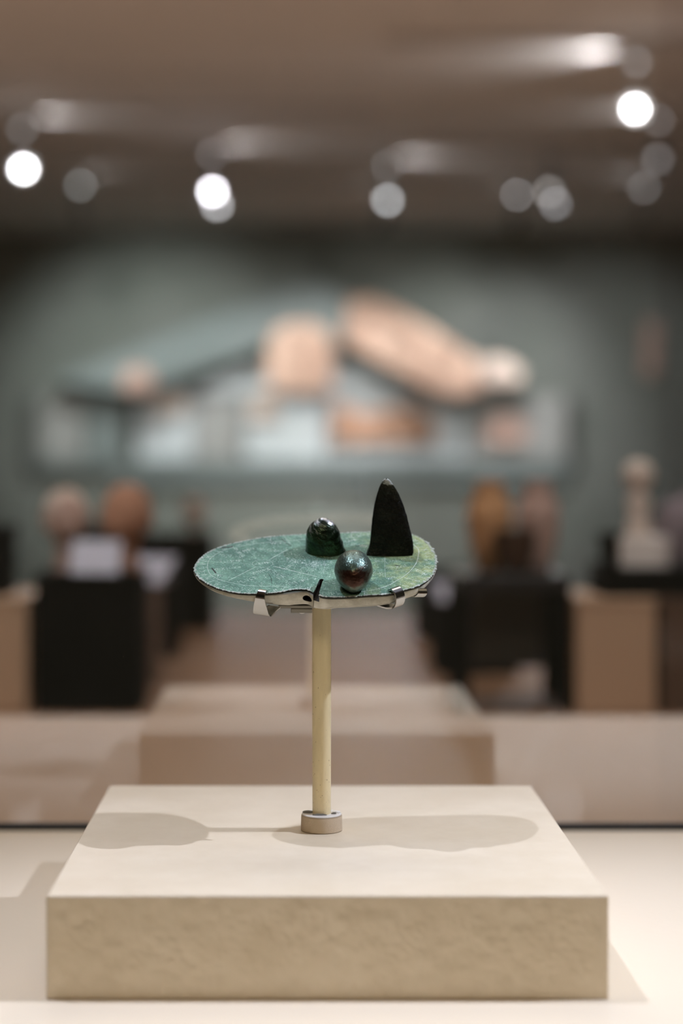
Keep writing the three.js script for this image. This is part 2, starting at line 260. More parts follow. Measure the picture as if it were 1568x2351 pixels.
function glyphs(ctx, x, z, ang, h, k) { // one incised sign; strokes in a unit box
  const G = [[[0, 0, 0, 1]], [[0, 0, 0, 1], [0, 1, 0.5, 0.8]], [[0, 0, 0.35, 1], [0.35, 1, 0.7, 0]], [[0, 0, 0, 1], [0, 0, 0.6, 0.3], [0, 0.5, 0.6, 0.75]], [[0, 0, 0.6, 0.35], [0.6, 0.35, 0, 0.65], [0, 0.65, 0.6, 1]], [[0, 0, 0, 1], [0, 0, 0.3, 0.5], [0.3, 0.5, 0.6, 0], [0.6, 0, 0.6, 1]], [[0.3, 0, 0.3, 1], [0, 0.2, 0.6, 0.5]], [[0, 0, 0.6, 1], [0.6, 0, 0, 1]], [[0, 0, 0, 1], [0, 0.1, 0.55, 0.4], [0.55, 0.4, 0, 0.6]], [[0, 0, 0.3, 1], [0.3, 1, 0.6, 0], [0.15, 0.6, 0.45, 0.75]], 'o', [[0.5, 0.05, 0.1, 0.3], [0.1, 0.3, 0.1, 0.7], [0.1, 0.7, 0.5, 0.95]]];
  const g = G[k % G.length]; ctx.save(); ctx.translate(cxm(x), czm(z)); ctx.rotate(ang); ctx.scale(h * MM, h * MM); ctx.lineWidth = ctx.lineWidth / (h * MM); ctx.beginPath();
  if (g === 'o') ctx.ellipse(0, 0, 0.3, 0.38, 0, 0, 7); else for (const [a, b, c, d] of g) { ctx.moveTo(a - 0.3, b - 0.5); ctx.lineTo(c - 0.3, d - 0.5); }
  ctx.stroke(); ctx.restore();
}
function incise(ctx) { // the same cuts are drawn for colour and for relief
  seed = 77; ctx.lineCap = ctx.lineJoin = 'round';
  const line = (pts, w, a = 1) => { ctx.globalAlpha = a; ctx.lineWidth = w * 0.72 * MM; ctx.beginPath(); pts.forEach(([x, z], i) => ctx[i ? 'lineTo' : 'moveTo'](cxm(x), czm(z))); ctx.stroke(); };
  const bend = (pts) => new THREE.CatmullRomCurve3(pts.map(([x, z]) => V3(x, 0, z))).getPoints(60).map((p) => [p.x, p.z]);
  line(bend([[16, -31.5], [-6, -30], [-16.8, -28.3], [-28.0, -25.9], [-34.7, -23.5], [-43.5, -19.1], [-47.8, -15.9], [-52.0, -9.7], [-53.9, -4.6], [-54.3, 1.5], [-53.5, 7.4], [-51.8, 12.4], [-48.1, 16.7], [-42.8, 20.1], [-35.5, 23.2], [-27, 24.6], [-15, 24.5]]), 0.42, 0.85);
  line(bend([[21.8, 30.9], [29.1, 28.4], [36.1, 23.9], [40.9, 18.2], [44.9, 13.1], [48.5, 6.8], [51.8, -1.8], [53.3, -9.4], [54, -18], [51, -26]]), 0.5, 0.95);
  for (const [p, w, a] of [[[[-30, 3], [-42.9, 18.2]], 0.42, 0.9], [[[-23.1, -5.6], [-13.8, -18]], 0.42, 0.9], [[[-51.2, -3.1], [-32.3, -0.6]], 0.3, 0.6], [[[-20.8, 2], [0.9, 13.8]], 0.5, 1], [[[-35, -19.1], [-29.8, -7.7]], 0.3, 0.5],
    [[[36.3, -9.4], [35.5, 3.6], [35.4, 15.1]], 0.35, 0.7], [[[44.8, 15.1], [52.3, 19.3]], 0.45, 0.9], [[[40.6, 6.8], [48.1, 6.2]], 0.35, 0.8], [[[51.6, -27.8], [54.8, -29.2]], 0.5, 0.9], [[[5.5, -7.2], [4.5, 11]], 0.3, 0.7], [[[2.3, 3.8], [10.2, 3.6]], 0.3, 0.5], [[[21.8, 30.9], [16, 30]], 0.6, 0.8]]) line(p, w, a);
  ctx.globalAlpha = 0.6; ctx.lineWidth = 0.3 * MM; ctx.beginPath(); ctx.ellipse(cxm(-26.4), czm(-1.1), 5.2 * MM, 4.6 * MM, 0, 0, 7); ctx.stroke();
  const rows = [[-48, -11.3, -36, -8.7, 2.6], [-50.3, 5.9, -38.3, 3, 2.6], [-31.1, 10.4, -26, 7.4, 3], [-23.8, 5.9, -18.1, 11.4, 3.2], [-17.6, 15.3, -13.4, 11.4, 3], [-37.3, 20.1, -30.1, 15.3, 2.8], [-29.2, -19.1, -18.4, -15.9, 2.4], [-29.6, -0.6, -23.1, -2.6, 2], [-38.8, -13.9, -31.9, -19.1, 2.2], [-3.4, -0.6, 3.7, -1.6, 2.6], [-49.7, 11.4, -45.2, 13.8, 2.2], [-40.8, -19.1, -37, -10.8, 2], [-13, -5.6, -6.4, -1.6, 2.4], [-15.1, 5.4, -9.9, -2.6, 2], [-22.1, -25.4, -13.1, -26.5, 2], [-0.4, -2.8, 6.1, 0.4, 2.6], [31.9, -3.9, 35.6, -5, 2.4], [37.4, -2.8, 48.9, -7.2, 2.6], [30.8, 8.9, 34.9, 11, 2.5], [38, 3.6, 46, 2.5, 2.5], [36.9, 16.2, 42.1, 13.1, 2.2], [20.3, -24.9, 26.9, -21.5, 2.4], [50.9, 5.7, 55.1, 11, 2.4], [17.6, -31.8, 28.9, -37.5, 2.2], [8, -24, 22, -30, 2.2], [-12, 22, -4, 17, 2.4], [-47, -3.5, -36, -5, 2]];
  for (const [x0, z0, x1, z1, h] of rows) {
    const n = Math.max(2, Math.round(Math.hypot(x1 - x0, z1 - z0) / (h * 0.78))), a = Math.atan2(z1 - z0, x1 - x0);
    for (let i = 0; i <= n; i++) { ctx.globalAlpha = 0.45 + rnd() * 0.55; ctx.lineWidth = (0.19 + rnd() * 0.12) * MM; glyphs(ctx, x0 + (x1 - x0) * i / n, z0 + (z1 - z0) * i / n, a + (rnd() - 0.5) * 0.3, h, Math.floor(rnd() * 12)); }
  }
  for (let i = 0; i < 360; i += 5) { // the band of signs along the rim
    const [x, z] = rim[i], l = Math.hypot(x, z * 1.4), a = Math.atan2(z * 1.4, x) + Math.PI / 2;
    if (i % 45 === 20) { line([[x * 0.985, z * 0.975], [x * 0.885, z * 0.82]], 0.4, 0.75); continue; }
    if (rnd() < 0.14 || l < 5) continue;
    ctx.globalAlpha = 0.45 + rnd() * 0.55; ctx.lineWidth = (0.19 + rnd() * 0.12) * MM; glyphs(ctx, x * 0.935, z * 0.905, a + (rnd() - 0.5) * 0.35, 2.5 + rnd() * 0.6, Math.floor(rnd() * 12));
  }
}
function cracks(ctx, w = 1) { // dark cracks and scratches
  ctx.lineCap = 'round'; ctx.globalAlpha = 1;
  for (const [p, t] of [[[[-48.0, -19.3], [-46.2, -20.6], [-44.7, -20.4], [-42.6, -21.6]], 1.1], [[[-51.9, 4.3], [-51, 6.5], [-49.7, 9.9]], 0.7], [[[-23.3, 10.4], [-21.9, 15], [-21.2, 22.1]], 0.13], [[[-17.2, -30.8], [-12.2, -22.2]], 0.3], [[[41, 1], [43, 1.6]], 0.7]]) {
    ctx.lineWidth = t * w * MM; ctx.beginPath(); p.forEach(([x, z], i) => ctx[i ? 'lineTo' : 'moveTo'](cxm(x), czm(z))); ctx.stroke();
  }
}
function faceTextures() {
  const cv = document.createElement('canvas'); cv.width = PW; cv.height = PH; const ctx = cv.getContext('2d');
  const layer = (draw, bg, fg) => { ctx.globalAlpha = 1; ctx.fillStyle = bg; ctx.fillRect(0, 0, PW, PH); ctx.strokeStyle = ctx.fillStyle = fg; draw(ctx); return ctx.getImageData(0, 0, PW, PH).data.slice(); };
  const cut = layer(incise, '#000', '#fff'), crack = layer(cracks, '#000', '#fff');
  seed = 5;
  const fleck = layer((c) => { // bright flecks painted in as sparkle, and short scratches, thickest near the rim
    for (let k = 0; k < 9500; k++) {
      const i = Math.floor(rnd() * 360), q = 1 - Math.pow(rnd(), 2.2), x = rim[i][0] * q, z = rim[i][1] * q, r = 0.07 + rnd() * rnd() * 0.3;
      c.globalAlpha = 0.25 + rnd() * 0.75; c.beginPath();
      if (rnd() < 0.82) { c.arc(cxm(x), czm(z), r * MM, 0, 7); c.fill(); } else { const a = rnd() * 7, l = 0.3 + rnd() * 0.7; c.lineWidth = r * MM; c.moveTo(cxm(x), czm(z)); c.lineTo(cxm(x + Math.cos(a) * l), czm(z + Math.sin(a) * l)); c.stroke(); }
    }
  }, '#000', '#fff');
  seed = 9;
  const dark = layer((c) => { // dark pits and fine scratches
    for (let k = 0; k < 5200; k++) {
      const i = Math.floor(rnd() * 360), q = Math.sqrt(rnd()), x = rim[i][0] * q, z = rim[i][1] * q, r = 0.05 + rnd() * rnd() * 0.16; c.globalAlpha = 0.2 + rnd() * 0.6; c.beginPath();
      if (rnd() < 0.5) { c.arc(cxm(x), czm(z), r * MM, 0, 7); c.fill(); } else { const a = (rnd() < 0.7 ? 0.15 : 1.4) + rnd() * 0.5, l = 0.6 + rnd() * 2.2; c.lineWidth = r * 0.9 * MM; c.moveTo(cxm(x), czm(z)); c.lineTo(cxm(x + Math.cos(a) * l), czm(z + Math.sin(a) * l)); c.stroke(); }
    }
  }, '#000', '#fff');
  const col = new Uint8Array(PW * PH * 4), bmp = new Uint8Array(PW * PH * 4), rgh = new Uint8Array(PW * PH * 4);
  const a = soft, fine = mixNoise(512, [[60, 0.4, 31], [128, 0.35, 32], [256, 0.25, 33]]);
  for (let y = 0; y < PH; y++) for (let x = 0; x < PW; x++) {
    const i = y * PW + x, o = 4 * i, xm = x / MM - 70, zm = y / MM - 48;
    const n1 = a[((y >> 1) % 512) * 512 + ((x >> 1) % 512)], n2 = a[((y * 2 + 100) % 512) * 512 + ((x * 2 + 300) % 512)], f = fine[(y % 512) * 512 + (x % 512)];
    const big = fbm3(xm * 0.035 + 5, zm * 0.035, 1.7, 3) + 0.5;
    let t = Math.max(0, Math.min(1, big * 0.75 + n1 * 0.55 + n2 * 0.4 - 0.4)), warm = Math.max(0, Math.min(1, (xm - 5) / 45)) * Math.min(1, n1 * 1.3);
    // blue-green patina on the one half, a yellower green on the other, with darker mottling
    let c = [66 + 54 * t + 50 * warm, 110 + 52 * t + 22 * warm, 94 + 42 * t - 8 * warm]; const grain = (f - 0.5) * 62 + (n2 - 0.5) * 14;
    c = c.map((v) => v + grain);
    const w = Math.min(1, Math.max(cut[o] / 255 * (0.5 + 0.7 * f), fleck[o] / 255 * 0.75)), k = Math.max(crack[o] / 255, dark[o] / 255 * 0.62 * (1 - w));
    const light = [232, 243, 234], dk = [16, 20, 17];
    for (let j = 0; j < 3; j++) { let v = c[j] + (light[j] - c[j]) * w; v += (dk[j] - v) * k; col[o + j] = Math.max(0, Math.min(255, v)); }
    const b = 150 + (n1 - 0.5) * 60 + (f - 0.5) * 90 - cut[o] * 0.28 - crack[o] * 0.5 - dark[o] * 0.2 + fleck[o] * 0.2; bmp[o] = bmp[o + 1] = bmp[o + 2] = Math.max(0, Math.min(255, b));
    rgh[o] = rgh[o + 1] = rgh[o + 2] = Math.max(60, Math.min(255, 175 + (f - 0.5) * 120 - w * 90)); col[o + 3] = bmp[o + 3] = rgh[o + 3] = 255;
  }
  return [col, bmp, rgh].map((d, i) => { const t = new THREE.DataTexture(d, PW, PH); t.magFilter = t.minFilter = THREE.LinearFilter; if (!i) t.colorSpace = THREE.SRGBColorSpace; t.needsUpdate = true; return t; });
}
const [faceColour, faceBump, faceRough] = faceTextures();
M.face = std({ map: faceColour, bumpMap: faceBump, bumpScale: 0.0006, roughnessMap: faceRough, roughness: 0.9, metalness: 0.08 });
const mottle = stretch(mixNoise(N, [[5, 0.35, 41], [12, 0.3, 42], [40, 0.2, 43], [120, 0.15, 44]]));
M.darkBronze = std({ color: rgb(1, 1, 1), map: rep(two(mottle, N, [9, 10, 7], [54, 62, 44]), 1), metalness: 0.55, roughness: 0.42, bumpMap: rep(fineT, 1), bumpScale: 0.0006 });
M.lobeBronze = std({ map: rep(two(mottle, N, [30, 40, 30], [122, 142, 124]), 1), metalness: 0.65, roughness: 0.28, bumpMap: rep(grey(mottle, N), 1), bumpScale: 0.0004 });
M.ballBronze = std({ map: rep(two(mottle, N, [66, 50, 40], [150, 166, 148]), 1), metalness: 0.8, roughness: 0.3, bumpMap: rep(grey(mottle, N), 1), bumpScale: 0.0005 });
M.edgeShade = std({ color: rgb(0.022, 0.018, 0.015), roughness: 0.9 });  // near-black painted in as shade inside the slit and below the rim
{ // brown corroded patch low on the front of the egg-shaped lobe, pitted
  const W = 512, px = (fill, srgb) => dataTexture(W, (d) => { for (let y = 0; y < W; y++) for (let x = 0; x < W; x++) { const o = 4 * (y * W + x), c = fill(x, y, y * W + x); d[o] = c[0]; d[o + 1] = c[1]; d[o + 2] = c[2]; d[o + 3] = 255; } }, srgb);
  const pits = mixNoise(W, [[18, 0.4, 51], [44, 0.35, 52], [110, 0.25, 53]]);
  const brown = (x, y, i) => Math.max(0, Math.min(1, 1.9 - Math.hypot((x / W - 0.245) / 0.14, (y / W - 0.585) / 0.15) * 1.4 + (mottle[i] - 0.5) * 1.6));
  M.ballBronze.map = px((x, y, i) => { const b = brown(x, y, i), p = 0.8 + 0.45 * pits[i], m = mottle[i]; return [[70 + 50 * m, 58], [88 + 50 * m, 36], [78 + 48 * m, 25]].map(([g, k]) => Math.min(255, (g + (k - g) * b) * p)); }, true);
  M.ballBronze.bumpMap = grey(pits, W); M.ballBronze.bumpScale = 0.0003; M.ballBronze.roughness = 0.3; M.ballBronze.metalness = 0.7;
}
{ // highlights painted into the colour at the tips of the upright lobes, ragged outline
  const W = 512, glintTip = (m, low, high, dk, lt, tip) => dataTexture(W, (d) => { for (let y = 0; y < W; y++) for (let x = 0; x < W; x++) { const i = y * W + x, o = 4 * i, n = mottle[i], g = rollerArr[i], k = Math.max(0, Math.min(1, ((y / W - low) / (high - low) + (n - 0.5) * 1.3 + (g - 0.5) * 1.6 - 0.3) * 2.2)); for (let c = 0; c < 3; c++) d[o + c] = (dk[c] + (lt[c] - dk[c]) * n) * (1 - k) + tip[c] * k * (0.75 + 0.5 * g); d[o + 3] = 255; } }, true);
  M.lobeBronze.map = glintTip(0, 0.17, 0.29, [20, 26, 19], [70, 98, 66], [176, 176, 172]);
  M.darkBronze.map = glintTip(0, 0.585, 0.63, [5, 6, 4], [36, 40, 27], [160, 165, 160]);
}
M.edge = std({ color: rgb(0.74, 0.80, 0.76), map: rep(two(mottle, N, [140, 140, 132], [245, 250, 245]), 8), metalness: 0, roughness: 0.35 });
M.patina = std({ color: rgb(0.085, 0.11, 0.09), roughness: 0.6, metalness: 0.3 });
M.underside = std({ color: rgb(0.72, 0.70, 0.60), roughness: 0.55, metalness: 0.1, map: rep(two(soft, N, [205, 203, 196], [255, 255, 255]), 14), bumpMap: rep(softT, 20), bumpScale: 0.0005 });

const liver = thing('bronze_liver', 'green patinated bronze liver model, an inscribed tilted disc with three raised lobes', 'bronze artifact', LIVER);
liver.rotation.x = TILT;
{
  const face = [];
  for (let i = 0; i < 360; i++) { const [x, z] = rough[i]; if (z > 22 && x > -2.2 && x < 2.2) { if (!face.notch) { face.notch = 1; face.push([-2.0, 30.4], [-0.9, 32.0], [0.2, 28.5], [1.4, 22.5], [2.4, 17.4], [3.3, 16.6], [4.4, 17.2], [3.7, 19.5], [2.9, 25], [2.0, 31], [2.0, 34.3]); } continue; } face.push([x, z]); }
  const sh = new THREE.Shape(face.map(([x, z]) => new THREE.Vector2(x, -z)));
  const g = new THREE.ExtrudeGeometry(sh, { depth: 0.5, bevelEnabled: true, bevelThickness: 0.12, bevelSize: 0.12, bevelOffset: -0.12, bevelSegments: 2, curveSegments: 1 }).rotateX(-Math.PI / 2).translate(0, -0.62, 0);
  const p = g.attributes.position, uv = new Float32Array(p.count * 2);
  for (let i = 0; i < p.count; i++) { uv[2 * i] = (p.getX(i) + 70) / 140; uv[2 * i + 1] = (p.getZ(i) + 48) * MM / PH; }
  g.setAttribute('uv', new THREE.BufferAttribute(uv, 2)); g.scale(0.001, 0.001, 0.001);
  const plate = part(liver, 'inscribed_face', g, [M.face, M.edgeShade], 'blue-green inscribed upper face');
  // pale beads put in as the sparkle along the rim
  const beads = []; seed = 21;
  for (let i = 0; i < 360; i++) for (let k = 0; k < 2; k++) {
    const [x, z] = rough[i]; if (z > 22 && x > -2.2 && x < 2.4) continue; if (rnd() < 0.22) continue;
    const s = 0.22 + rnd() * rnd() * 0.46, q = 0.999 - rnd() * 0.014;
    beads.push(new THREE.IcosahedronGeometry(s, 1).scale(1 + rnd() * 0.8, 0.55, 1 + rnd() * 0.6).translate(x * q + (rnd() - 0.5) * 0.5, 0.0, z * q));
  }
  const bg = mergeGeometries(beads).scale(0.001, 0.001, 0.001);
  part(plate, 'rim_sparkle', bg, M.edge).userData.kind = 'stuff';

  // underside: a shallow shell hanging below the face, thick in front and thin at the ends
  const TH = [[-61, 1.2], [-52.5, 2.2], [-37, 3.2], [-26.3, 5], [-13.5, 7.2], [0, 7.2], [12, 5.6], [27, 6], [42, 5.4], [51, 4.6], [58, 1.8], [63, 1.2]];
  const thick = (x, z) => { if (z < 0) return 2.4; let k = 0; while (k < TH.length - 2 && x > TH[k + 1][0]) k++; const t = Math.max(0, Math.min(1, (x - TH[k][0]) / (TH[k + 1][0] - TH[k][0]))); const v = TH[k][1] + (TH[k + 1][1] - TH[k][1]) * t, s = Math.min(1, z / 16); return 2.4 + (v - 2.4) * s; };
  const base = rim.map(([x, z]) => [x, z]);
  for (let i = 0; i < 360; i++) { const [x, z] = base[i]; if (z > 24 && x > -24 && x < 4) { const t = Math.sin(Math.PI * (x + 24) / 28); base[i] = [x, z + 1.3 * t * t]; } } // the wall runs on straight where the face is broken away
  const rings = [], W = [[0.988, 0], [0.992, 0.12], [1.0, 0.4], [0.997, 0.75], [0.975, 0.95], [0.93, 1.08], [0.8, 1.2], [0.55, 1.33], [0.25, 1.4]];
  for (const [s, t] of W) rings.push(base.map(([x, z]) => [x * s, -0.85 - thick(x, z) * Math.min(1, t) - Math.max(0, t - 1) * 9, z * s]));
  const P = [], I = []; rings.forEach((r) => r.forEach((q) => P.push(...q))); const n = 360;
  for (let k = 0; k < rings.length - 1; k++) for (let i = 0; i < n; i++) { const j = (i + 1) % n, a = k * n + i, b = k * n + j; I.push(a, a + n, b, b, a + n, b + n); }
  P.push(0, -0.86, 0, 0, -12, 0); const top = P.length / 3 - 2, bot = top + 1, last = (rings.length - 1) * n;
  for (let i = 0; i < n; i++) { const j = (i + 1) % n; I.push(top, i, j, bot, last + j, last + i); }
  let u = new THREE.BufferGeometry(); u.setAttribute('position', new THREE.Float32BufferAttribute(P, 3)); u.setIndex(I);
  // outward faces: check the sign of the volume
  let vol = 0; for (let k = 0; k < I.length; k += 3) { const a = V3(...P.slice(3 * I[k], 3 * I[k] + 3)), b = V3(...P.slice(3 * I[k + 1], 3 * I[k + 1] + 3)), c = V3(...P.slice(3 * I[k + 2], 3 * I[k + 2] + 3)); vol += a.dot(b.cross(c)); }
  if (vol < 0) for (let k = 0; k < I.length; k += 3) { const t = I[k]; I[k] = I[k + 1]; I[k + 1] = t; }
  u.setIndex(I); u.computeVertexNormals(); u.setAttribute('uv', new THREE.Float32BufferAttribute(P.length / 3 * 2, 2));
  u.addGroup(0, 6 * 6 * n, 0); u.addGroup(6 * 6 * n, I.length - 6 * 6 * n, 1); // pale wall, dark patina below
  const body = new Brush(u, [M.underside, M.patina]), hole = new Brush(new THREE.CylinderGeometry(2.5, 1.9, 9, 28).scale(1, 1, 0.72).rotateX(Math.PI / 2).translate(-3.9, -4.4, 29.2), M.gasket);
  body.updateMatrixWorld(); hole.updateMatrixWorld();
  const ev = new Evaluator(); ev.useGroups = true;
  const slitShape = new THREE.Shape([[-0.9, 40], [-0.9, 32.0], [0.2, 28.5], [1.4, 22.5], [2.4, 17.4], [3.3, 16.6], [4.4, 17.2], [3.7, 19.5], [2.9, 25], [2.0, 31], [2.0, 40]].map(([x, z]) => new THREE.Vector2(x, -z)));
  const slit = new Brush(new THREE.ExtrudeGeometry(slitShape, { depth: 4, bevelEnabled: false }).rotateX(-Math.PI / 2).translate(0, -3.6, 0), M.edgeShade); slit.updateMatrixWorld();
  const cutBody = ev.evaluate(ev.evaluate(body, hole, SUBTRACTION), slit, SUBTRACTION); let ug = cutBody.geometry; const ugGroups = ug.groups.slice(); ug = new THREE.BufferGeometry().setAttribute('position', ug.attributes.position.clone()).setAttribute('normal', ug.attributes.normal.clone()).setIndex(ug.index ? ug.index.clone() : null);
  ug.scale(0.001, 0.001, 0.001); ug = metreUV(ug); ug.clearGroups(); ugGroups.forEach((q) => ug.addGroup(q.start, q.count, q.materialIndex));
  const under = part(liver, 'underside', ug, cutBody.material, 'pale grey smooth underside');
  part(under, 'peg_hole', new THREE.CylinderGeometry(2.3, 1.85, 0.6, 24).scale(1, 1, 0.72).rotateX(Math.PI / 2).translate(-3.9, -4.4, 25.2).scale(0.001, 0.001, 0.001), M.gasket, 'dark round hole in the rim');

  // pyramid-shaped lobe
  const loft = (rows, m, section, caps = true) => {
    const P2 = [], I2 = [], uv2 = [];
    rows.forEach((r) => { let u2 = 0, was = null; for (let i = 0; i <= m; i++) { const q = section(r, (i % m) / m * 2 * Math.PI); if (was) u2 += Math.hypot(q[0] - was[0], q[2] - was[2]); was = q; P2.push(...q); uv2.push(u2 * 0.016, r.y * 0.016); } });
    for (let k = 0; k < rows.length - 1; k++) for (let i = 0; i < m; i++) { const a = k * (m + 1) + i; I2.push(a, a + m + 1, a + 1, a + 1, a + m + 1, a + m + 2); }
    const g2 = new THREE.BufferGeometry(); g2.setAttribute('position', new THREE.Float32BufferAttribute(P2, 3)); g2.setAttribute('uv', new THREE.Float32BufferAttribute(uv2, 2)); g2.setIndex(I2); g2.computeVertexNormals(); return g2.scale(0.001, 0.001, 0.001);
  };
  const interp = (tab, y) => { let k = 0; while (k < tab.length - 2 && y > tab[k + 1][0]) k++; const t = Math.max(0, Math.min(1, (y - tab[k][0]) / (tab[k + 1][0] - tab[k][0]))); return tab[k].map((v, i) => v + (tab[k + 1][i] - v) * t); };
  const PY = [[-0.8, 26.4, 50.4, -10.6], [0, 26.8, 50.4, -11.0], [1.6, 27.5, 50.9, -11.4], [4.4, 28.4, 50.9, -12.2], [9, 28.9, 50.3, -13.2], [14.2, 29.3, 48.8, -14.5], [20, 29.9, 47.4, -15.8], [25.4, 30.7, 45.6, -17.1], [30.9, 32.1, 43.2, -18.4], [33.6, 32.9, 41.7, -18.9], [36.0, 34.0, 40.0, -19.6], [37.6, 34.9, 38.8, -19.9], [38.3, 35.5, 38.0, -20.1], [38.7, 36.3, 37.2, -20.3]];
  const prow = []; for (let k = 0; k <= 60; k++) prow.push((([y, l, r, z]) => ({ y, l, r, z }))(interp(PY, -0.8 + 39.5 * Math.pow(k / 60, 0.9))));
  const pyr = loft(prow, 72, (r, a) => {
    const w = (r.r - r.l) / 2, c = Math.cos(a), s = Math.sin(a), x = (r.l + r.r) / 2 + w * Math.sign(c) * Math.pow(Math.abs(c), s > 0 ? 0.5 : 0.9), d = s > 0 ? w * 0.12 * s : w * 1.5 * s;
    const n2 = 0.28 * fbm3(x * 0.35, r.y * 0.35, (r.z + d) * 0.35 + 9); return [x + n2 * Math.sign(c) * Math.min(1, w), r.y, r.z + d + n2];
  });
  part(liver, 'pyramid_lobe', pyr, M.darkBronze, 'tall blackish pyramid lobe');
  // rounded knob
  const KN = [[-0.8, -5.4, 17.2], [0, -4.7, 16.2], [0.8, -4.45, 15.6], [2.5, -4.4, 15.0], [5, -4.3, 14.4], [8.7, -4.1, 13.4], [10.7, -3.7, 12.6], [13.4, -2.4, 11.4], [15.2, -0.9, 10.0], [16.6, 0.9, 8.2], [17.5, 2.3, 6.6], [18, 3.6, 5.0], [18.1, 4.2, 4.4]];
  const krow = []; for (let k = 0; k <= 44; k++) krow.push((([y, l, r]) => ({ y, l, r }))(interp(KN, -0.8 + 18.9 * Math.pow(k / 44, 0.75))));
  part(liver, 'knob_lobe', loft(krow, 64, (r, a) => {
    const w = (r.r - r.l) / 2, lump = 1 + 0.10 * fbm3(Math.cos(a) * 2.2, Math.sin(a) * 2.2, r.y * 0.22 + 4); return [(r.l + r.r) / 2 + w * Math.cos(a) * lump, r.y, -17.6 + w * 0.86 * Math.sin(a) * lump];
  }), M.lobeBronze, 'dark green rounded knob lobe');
  // egg-shaped lobe lying towards the front rim
  const eg = new THREE.SphereGeometry(1, 72, 56), ep = eg.attributes.position;
  for (let i = 0; i < ep.count; i++) {
    let x = ep.getX(i), y = ep.getY(i), z = ep.getZ(i); const taper = 1 - 0.12 * Math.max(0, z) - 0.1 * Math.max(0, -y), l = 1 + 0.035 * fbm3(x * 1.7 + 3, y * 1.7, z * 1.7, 3);
    ep.setXYZ(i, x * 9.5 * taper * l, y * 9.7 * l, z * 12.4 * l);
  }
  eg.computeVertexNormals(); eg.rotateX(0.12).translate(19.0, 8.7, 25.6).scale(0.001, 0.001, 0.001);
  part(liver, 'egg_lobe', eg, M.ballBronze, 'shiny brown and green egg-shaped lobe');
}

// ---------------------------------------------------------------- ceiling lights over the case (outside the frame)
function spot(parent, at, aim, power, angle, penumbra, color, radius) {
  const l = new THREE.SpotLight(rgb(...color), power, 0, angle, penumbra, 2); l.castShadow = true; l.shadow.radius = radius; l.shadow.mapSize.set(1024, 1024);
  l.position.set(...at); l.target.position.set(...aim); parent.add(l); parent.add(l.target); return l;
}
function fixture(name, label, { at, aim, power, angle, penumbra = 0.5, color, radius = 1, glow, spill, bulb = 0.02 }, group) {
  const o = thing(name, label, 'spotlight', at, 0, group), to = V3(...aim).sub(V3(...at)), dir = to.clone().normalize();
  const turn = new THREE.Quaternion().setFromUnitVectors(V3(0, 0, 1), dir);
  const hood = lathe([[0.0001, -0.15], [0.03, -0.15], [0.038, -0.13], [0.04, -0.02], [0.043, -0.006], [0.037, -0.006], [0.034, -0.02], [0.0001, -0.024]], 28).rotateX(Math.PI / 2).applyQuaternion(turn);
  part(o, 'lamp_head', hood, M.fixture);
  const up = dir.clone().multiplyScalar(-0.09), top = RH - at[1];
  part(o, 'stem', cyl(0.008, 0.008, top - up.y - 0.02, 10, up.x, (top - 0.02 + up.y) / 2, up.z), M.fixture);
  part(o, 'track_adapter', box(0.05, 0.024, 0.12, 0.004, up.x, top - 0.012, up.z), M.track);
  const bulbM = std({ color: rgb(0.9, 0.9, 0.9), emissive: rgb(...color), emissiveIntensity: glow });
  part(o, 'bulb', new THREE.SphereGeometry(bulb, 20, 14), bulbM);
  spot(o, [0, 0, 0], to.toArray(), power, angle, penumbra, color, radius);
  if (spill) { // light leaving the vent at the back of the head and grazing the ceiling
    const [sx, sy, sz, p, g = 2] = spill, q = [up.x, top - 0.07, up.z];
    part(o, 'rear_bulb', new THREE.SphereGeometry(0.018, 14, 10).translate(...q), std({ color: rgb(0.9, 0.9, 0.9), emissive: rgb(...color), emissiveIntensity: g }));
    spot(o, q, [q[0] + sx, q[1] + sy, q[2] + sz], p, 0.6, 0.9, [0.95, 0.96, 1], 1);
  }
  return o;
}
fixture('track_spotlight', 'ceiling spotlight aimed at the bronze liver from the right', { ...KEY, glow: 6, penumbra: 1 });
fixture('track_spotlight', 'ceiling spotlight aimed steeply down at the bronze liver from the left', { ...FILL, glow: 5, penumbra: 1 });
function panel(label, { at, size: [w, d], level, color }) {
  const o = thing('ceiling_light', label, 'ceiling light', at);
  part(o, 'frame', mergeGeometries([box(w + 0.08, 0.05, 0.04, 0.004, 0, 0.03, d / 2 + 0.02), box(w + 0.08, 0.05, 0.04, 0.004, 0, 0.03, -d / 2 - 0.02), box(0.04, 0.05, d, 0.004, w / 2 + 0.02, 0.03, 0), box(0.04, 0.05, d, 0.004, -w / 2 - 0.02, 0.03, 0), box(w + 0.08, 0.02, d + 0.08, 0.004, 0, 0.065, 0)]), M.fixture);
  for (const [x, z] of [[-0.4, -0.3], [0.4, -0.3], [-0.4, 0.3], [0.4, 0.3]]) part(o, 'hanger', cyl(0.006, 0.006, RH - at[1] - 0.07, 8, x * w, (RH - at[1] + 0.07) / 2, z * d), M.fixture);
  part(o, 'diffuser', box(w, 0.008, d, 0.002, 0, 0.03, 0), std({ color: rgb(0.9, 0.9, 0.9), emissive: rgb(...color), emissiveIntensity: 0.3 }));
  const l = new THREE.RectAreaLight(rgb(...color), level, w, d); l.position.set(0, 0.015, 0); l.rotation.x = -Math.PI / 2; o.add(l);
}
panel('wide white light panel hung above the showcase with the bronze liver', PANEL);
panel('added unseen white light panel above the long brown display table', ADDED_PANEL2);
ADDED_SPOTS.forEach((f, i) => fixture('track_spotlight', `added unseen spotlight aimed at the exhibits on the ${i ? 'right' : 'left'} of the display table`, f));
